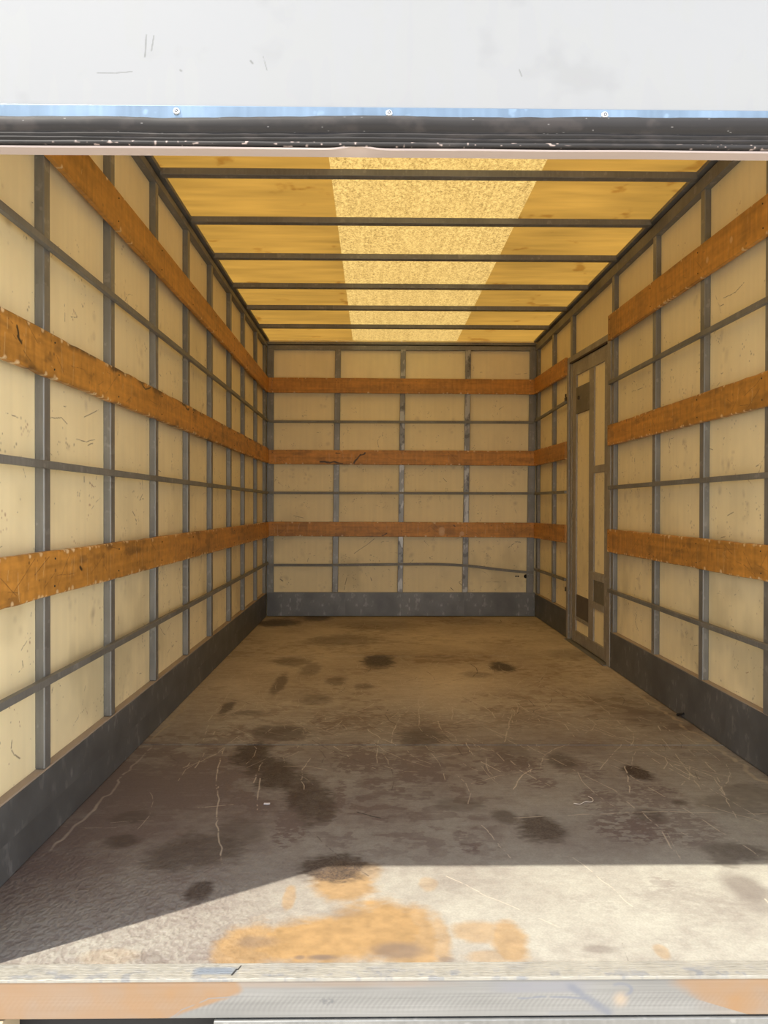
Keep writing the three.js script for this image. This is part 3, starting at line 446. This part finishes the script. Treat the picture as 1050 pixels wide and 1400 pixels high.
// ---------------------------------------------------------------- rear door panel hanging over the opening
const rear = top('rear_door', 'white rear door panel raised over the opening, with steel strip and black rubber seal', 'door', { kind: 'thing' }, [0, 1.61, 0.02]);
{
  const wt = new Tex(1536, 512, -1.2, 1.66, 1.2, 2.46).fill((u, v) => { const k = 0.275 + 0.009 * (fbm(u * 3, v * 3, 3) - 0.5) + 0.003 * (noise(u * 50, v * 3) - 0.5) - 0.02 * sstep(0.66, 0.8, fbm(u * 9, v * 9, 4)); return [k * 0.985, k, k * 1.01]; });
  for (const m of [[0.0018, -0.668, 1.79, -0.662, 1.832], [0.0012, -0.655, 1.8, -0.65, 1.83], [0.0012, -0.76, 1.757, -0.72, 1.757, -0.69, 1.76], [0.002, -0.465, 1.782, -0.46, 1.776], [0.0012, -0.44, 1.79, -0.435, 1.765], [0.003, -0.6, 1.765, -0.597, 1.763], [0.0012, 0.05, 1.77, 0.056, 1.755]]) wt.stroke(m.slice(1), m[0], [0.13, 0.13, 0.125], 0.6, 0.15);
  const pg = box(-1.2, 1.2, 1.668, 2.46, 0.004, 0.029, 0.002); frame(pg, wt, xx, yy);
  add(rear, 'door_panel', pg, std({ map: wt.map(), roughness: 0.38 }));
  const sg = box(-1.2, 1.2, 1.655, 1.694, 0.0288, 0.0325, 0.0012); add(rear, 'bottom_strip', sg, std({ map: steelTex, color: new THREE.Color(0.86, 1.15, 1.5), metalness: 0.75, roughness: 0.34 }), 'galvanised strip along the bottom edge');  // blue tint puts the sky's reflection into the strip's base colour
  for (const x of [-1.02, -0.606, -0.2, 0.215, 0.63, 1.03]) {
    const g = new THREE.SphereGeometry(0.0068, 20, 12); g.scale(1, 1, 0.6); g.translate(x, 1.682, 0.0335);
    const s = add(rear, 'screw', g, M.zinc), r = new THREE.TorusGeometry(0.0024, 0.0008, 6, 14); r.translate(x, 1.682, 0.0372); r.translate(0, -1.61, -0.02);
    const c = new THREE.Mesh(r, M.black); c.name = 'socket'; s.add(c);
  }
  const prof = [[1.6735, 0.02], [1.673, 0.036], [1.668, 0.044], [1.660, 0.048], [1.650, 0.047], [1.643, 0.043], [1.640, 0.0395], [1.6375, 0.0435], [1.634, 0.0445], [1.6315, 0.0405], [1.629, 0.044], [1.6255, 0.0445], [1.6235, 0.040], [1.621, 0.0445], [1.6165, 0.0455], [1.613, 0.043], [1.6125, 0.022]];
  const nx = 260, V = [], U = [], I = [];
  const wave = (x) => (fbm(x * 2.6 + 30, 4, 2) - 0.5) * 0.02 + (noise(x * 7, 8) - 0.5) * 0.003;
  for (let i = 0; i <= nx; i++) { const x = mix(-1.2, 1.2, i / nx); prof.forEach(([y, z], k) => { const t = 1 - k / (prof.length - 1); V.push(x, y + wave(x) * t + (k > 0 && k < 6 ? (fbm(x * 30, k * 3, 2) - 0.5) * 0.002 : 0) - bumpAt(x) * 0, z + (fbm(x * 9 + k, 2, 2) - 0.5) * 0.003); U.push(x, k / 16); }); }
  function bumpAt() { return 0; }
  const m = prof.length; for (let i = 0; i < nx; i++) for (let k = 0; k + 1 < m; k++) { const a = i * m + k; I.push(a, a + 1, a + m, a + 1, a + m + 1, a + m); }
  const g = new THREE.BufferGeometry(); g.setAttribute('position', new THREE.Float32BufferAttribute(V, 3)); g.setAttribute('uv', new THREE.Float32BufferAttribute(U, 2)); g.setIndex(I); g.computeVertexNormals();
  const rt = new Tex(1536, 96, -1.2, 0, 1.2, 1).fill((u, v) => { const s = sstep(0.5, 0.75, fbm(u * 26, v * 5, 4)), sp = v > 0.76 && v < 0.95 ? sstep(0.78, 0.9, noise(u * 140, v * 16)) : 0, k = 0.009 + 0.012 * s + 0.25 * sp * sstep(0.4, 0.6, fbm(u * 4, 3, 2)); return [k * 1.3, k * 1.02, k * 0.9]; });
  for (let i = 0; i < 60; i++) rt.dab(rr(-1.2, 1.2), rr(0.05, 0.4), 0.0022, [0.4, 0.39, 0.38], rr(0.3, 0.8), 0.5);
  frame(g, rt, (x) => x, () => 0); { const uv = g.attributes.uv; for (let i = 0; i < uv.count; i++) uv.setY(i, U[i * 2 + 1]); }
  add(rear, 'rubber_seal', g, std({ map: rt.map(), roughness: 0.7, side: THREE.DoubleSide }), 'black ribbed rubber seal');
  // dusty wiper lip with one pinched fold
  const fold = (x) => Math.exp(-Math.pow((x + 0.262) / 0.03, 2)) * 0.0065;
  const lip = new THREE.BoxGeometry(2.4, 0.0035, 0.03, 300, 1, 3); lip.translate(0, 1.6085, 0.0275);
  warp(lip, (x, y, z) => [x, y + fold(x) * sstep(0.014, 0.043, z) + (fbm(x * 3, 2, 2) - 0.5) * 0.003, z]);
  add(rear, 'seal_lip', metres(lip), std({ color: new THREE.Color(0.44, 0.36, 0.32), roughness: 0.85 }), 'dusty pink wiper lip under the seal');
}

// ---------------------------------------------------------------- rear sill, bumper beam, rear posts
const sill = top('trim_1', 'galvanised rear sill along the edge of the load floor, with rusty orange ends', 'sill', { kind: 'structure' });
{
  const ft = new Tex(2048, 160, -1.25, -0.09, 1.25, 0.01).fill((u, v) => {
    const w = fbm(u * 20, v * 20, 3), ring = 0.5 + 0.5 * Math.sin((u + 0.012 * Math.sin(v * 70)) * 620 + 3 * w), brush = noise(u * 6, v * 400), k = 0.215 + 0.08 * (fbm(u * 6, v * 30, 4) - 0.5) + 0.035 * (ring - 0.5) * sstep(-0.075, -0.05, v) * (1 - sstep(-0.045, -0.02, v)) + 0.05 * (brush - 0.5);
    const eL = -0.63 + 0.14 * sstep(-0.085, -0.02, v) + 0.03 * (w - 0.5), eR = 0.43 - 0.05 * sstep(-0.06, -0.01, v) + 0.08 * (w - 0.5);
    const rust = clamp((1 - sstep(eL - 0.012, eL + 0.012, u)) + sstep(eR - 0.03, eR + 0.03, u) * (v > -0.06 + 0.3 * (0.46 - u) ? 1 : 0.2)), band = (1 - sstep(-0.2, 0.0, u)) * sstep(-0.022, -0.012, v) * 0.4;
    const blue = sstep(-0.02, 0.05, u) * (1 - sstep(0.16, 0.23, u)) * sstep(-0.035, -0.026, v) * (1 - sstep(-0.012, -0.006, v)) * 0.8;
    const r = Math.max(rust, band) * (0.75 + 0.5 * (w - 0.5)); const c = [mix(k, 0.28, r), mix(k * 0.98, 0.16, r), mix(k * 0.92, 0.072, r)];
    return [mix(c[0], 0.2, blue), mix(c[1], 0.2, blue), mix(c[2], 0.215, blue)];
  });
  const dk = [0.15, 0.16, 0.19];
  for (let i = 0; i < 70; i++) ft.dab(mix(0.16, 0.24, i / 69) + rr(-0.006, 0.006), mix(-0.018, -0.072, i / 69) + rr(-0.003, 0.003), rr(0.006, 0.012), dk, 0.2, 1);
  for (let i = 0; i < 60; i++) ft.dab(mix(0.12, 0.24, i / 59), -0.071 + rr(-0.002, 0.002), 0.006, dk, 0.09, 1);
  for (let i = 0; i < 50; i++) { const a = mix(-2.2, 1.2, i / 49); ft.dab(0.262 + Math.cos(a) * 0.022, -0.026 - Math.sin(a) * 0.012, 0.005, dk, 0.2, 1); }
  ft.dab(0.262, -0.045, 0.02, [0.5, 0.36, 0.22], 0.45, 1);
  for (let i = 0; i < 60; i++) { const q = rr(-1, 1) * rr(0.2, 1); ft.dab(-0.317 + q * 0.02, -0.045 + rr(-0.008, 0.008) * (1 - Math.abs(q)), rr(0.001, 0.004), [0.13, 0.13, 0.13], 0.4, 1); }
  ft.stroke([-0.63, -0.08, -0.6, -0.06, -0.55, -0.04, -0.5, -0.035], 0.002, [0.2, 0.2, 0.2], 0.5, 0.2);
  ft.stroke([0.06, -0.04, 0.2, -0.043], 0.003, dk, 0.5, 0.2);
  for (let i = 0; i < 90; i++) ft.stroke([rr(-0.95, 0.55), -0.005, rr(-0.95, 0.55), -0.008], 0.001, [0.28, 0.27, 0.25], 0.0, 0);
  const g = box(-1.24, 1.24, -0.078, -0.0005, -0.0406, 0.008, 0.0025); frame(g, ft, xx, yy);
  add(sill, 'sill_face', g, std({ map: ft.map(), roughness: 0.5, metalness: 0.25 }));
  const tt = new Tex(2048, 64, -1.25, -0.045, 1.25, 0.01).fill((u, v) => {
    const w = fbm(u * 45, v * 60, 4), m = fbm(u * 14, v * 30, 3), dusty = clamp(0.9 - 0.55 * sstep(0.5, 0.7, w) * sstep(-0.03, 0.0, v + 0.02 * (m - 0.5)) - 0.2 * sstep(0.5, 0.7, m)), k = 0.9 + 0.3 * (w - 0.5);
    return [mix(0.18, 0.38, dusty) * k, mix(0.19, 0.355, dusty) * k, mix(0.21, 0.295, dusty) * k];
  });
  for (let i = 0; i < 8; i++) tt.dab(mix(-0.575, -0.51, i / 7), -0.015, 0.014, [0.17, 0.2, 0.24], 0.7, 0.5);
  tt.stroke([-0.504, 0.0, -0.498, -0.02, -0.493, -0.034], 0.0025, [0.02, 0.02, 0.02], 1, 0);
  const tg = box(-1.24, 1.24, -0.006, 0.0015, -0.0408, 0.0095, 0.0022); frame(tg, tt, xx, zz);
  add(sill, 'sill_cap', tg, std({ map: tt.map(), roughness: 0.55, metalness: 0.2, bumpMap: floorBump, bumpScale: 0.002 }), 'dust-caked top strip of the sill');
}
const bumper = top('trim_2', 'pale grey beam below the rear sill behind a thin dark gap', 'bumper', { kind: 'structure' });
add(bumper, 'beam', box(-0.54, 1.24, -0.2, -0.0815, -0.06, 0.0115, 0.003), M.steel);
add(bumper, 'bracket', box(-1.03, -0.95, -0.2, -0.0815, -0.06, 0.0115, 0.003), std({ color: new THREE.Color(0.42, 0.34, 0.22), roughness: 0.7 }));
add(bumper, 'backing', box(-1.24, 1.24, -0.2, -0.0785, -0.12, -0.061, 0.003), M.black);
const posts = top('trim_3', 'steel rear door posts either side of the opening', 'post', { kind: 'structure' });
add(posts, 'post', box(-1.24, -1.062, 0.004, 2.46, -0.03, 0.004, 0.003), M.steel);
add(posts, 'post', box(1.13, 1.24, 0.004, 2.46, -0.03, 0.004, 0.003), M.steel);
add(posts, 'top_beam', box(-1.24, 1.24, 2.33, 2.46, -0.06, 0.002, 0.003), M.steel);

// ---------------------------------------------------------------- bits lying about
{
  const a = new THREE.Vector3(1.12, 0.006, -1.8), b = new THREE.Vector3(1.1235, 0.026, -1.745), d = b.clone().sub(a), g = new THREE.CylinderGeometry(0.0045, 0.0055, d.length(), 10, 3);
  g.applyQuaternion(new THREE.Quaternion().setFromUnitVectors(new THREE.Vector3(0, 1, 0), d.normalize())); g.translate(...a.clone().add(b).multiplyScalar(0.5));
  const t = top('peg', 'short black peg sticking up against the grey kick plate near the floor seam', 'peg', {}, [1.124, 0, -1.785]); add(t, 'pin', g, M.black);
  const c = new THREE.CatmullRomCurve3([[0.398, 0.0022, -0.838], [0.415, 0.002, -0.832], [0.437, 0.003, -0.848], [0.452, 0.003, -0.846], [0.462, 0.0035, -0.852], [0.466, 0.004, -0.87], [0.459, 0.0025, -0.892]].map((p) => new THREE.Vector3(...p)));
  const w = top('thread', 'pale scrap of bent thread lying on the floor', 'thread', {}, [0.437, 0, -0.848]); add(w, 'strand', new THREE.TubeGeometry(c, 60, 0.001, 8), std({ color: new THREE.Color(0.6, 0.54, 0.45), roughness: 0.8 }));
  const k = top('chip', 'tiny white chip on the floor beside the curved oil stain', 'chip', {}, [-0.56, 0, -0.84]); add(k, 'flake', box(-0.569, -0.55, 0.0005, 0.004, -0.846, -0.838, 0.001).rotateY(0), std({ color: new THREE.Color(0.6, 0.55, 0.53), roughness: 0.6 }));
}
// open yard under and behind the vehicle
const yard = top('ground', 'sunlit pale concrete yard around the vehicle', 'ground', { kind: 'structure' }, [0, -1.0, 0]);
add(yard, 'slab', new THREE.BoxGeometry(120, 0.3, 120).translate(0, -1.15, 0), std({ color: new THREE.Color(0.62, 0.58, 0.51), roughness: 0.9 }));
for (const o of scene.children) o.traverse((m) => { delete m.userData.count; });
renderer.render(scene, camera);
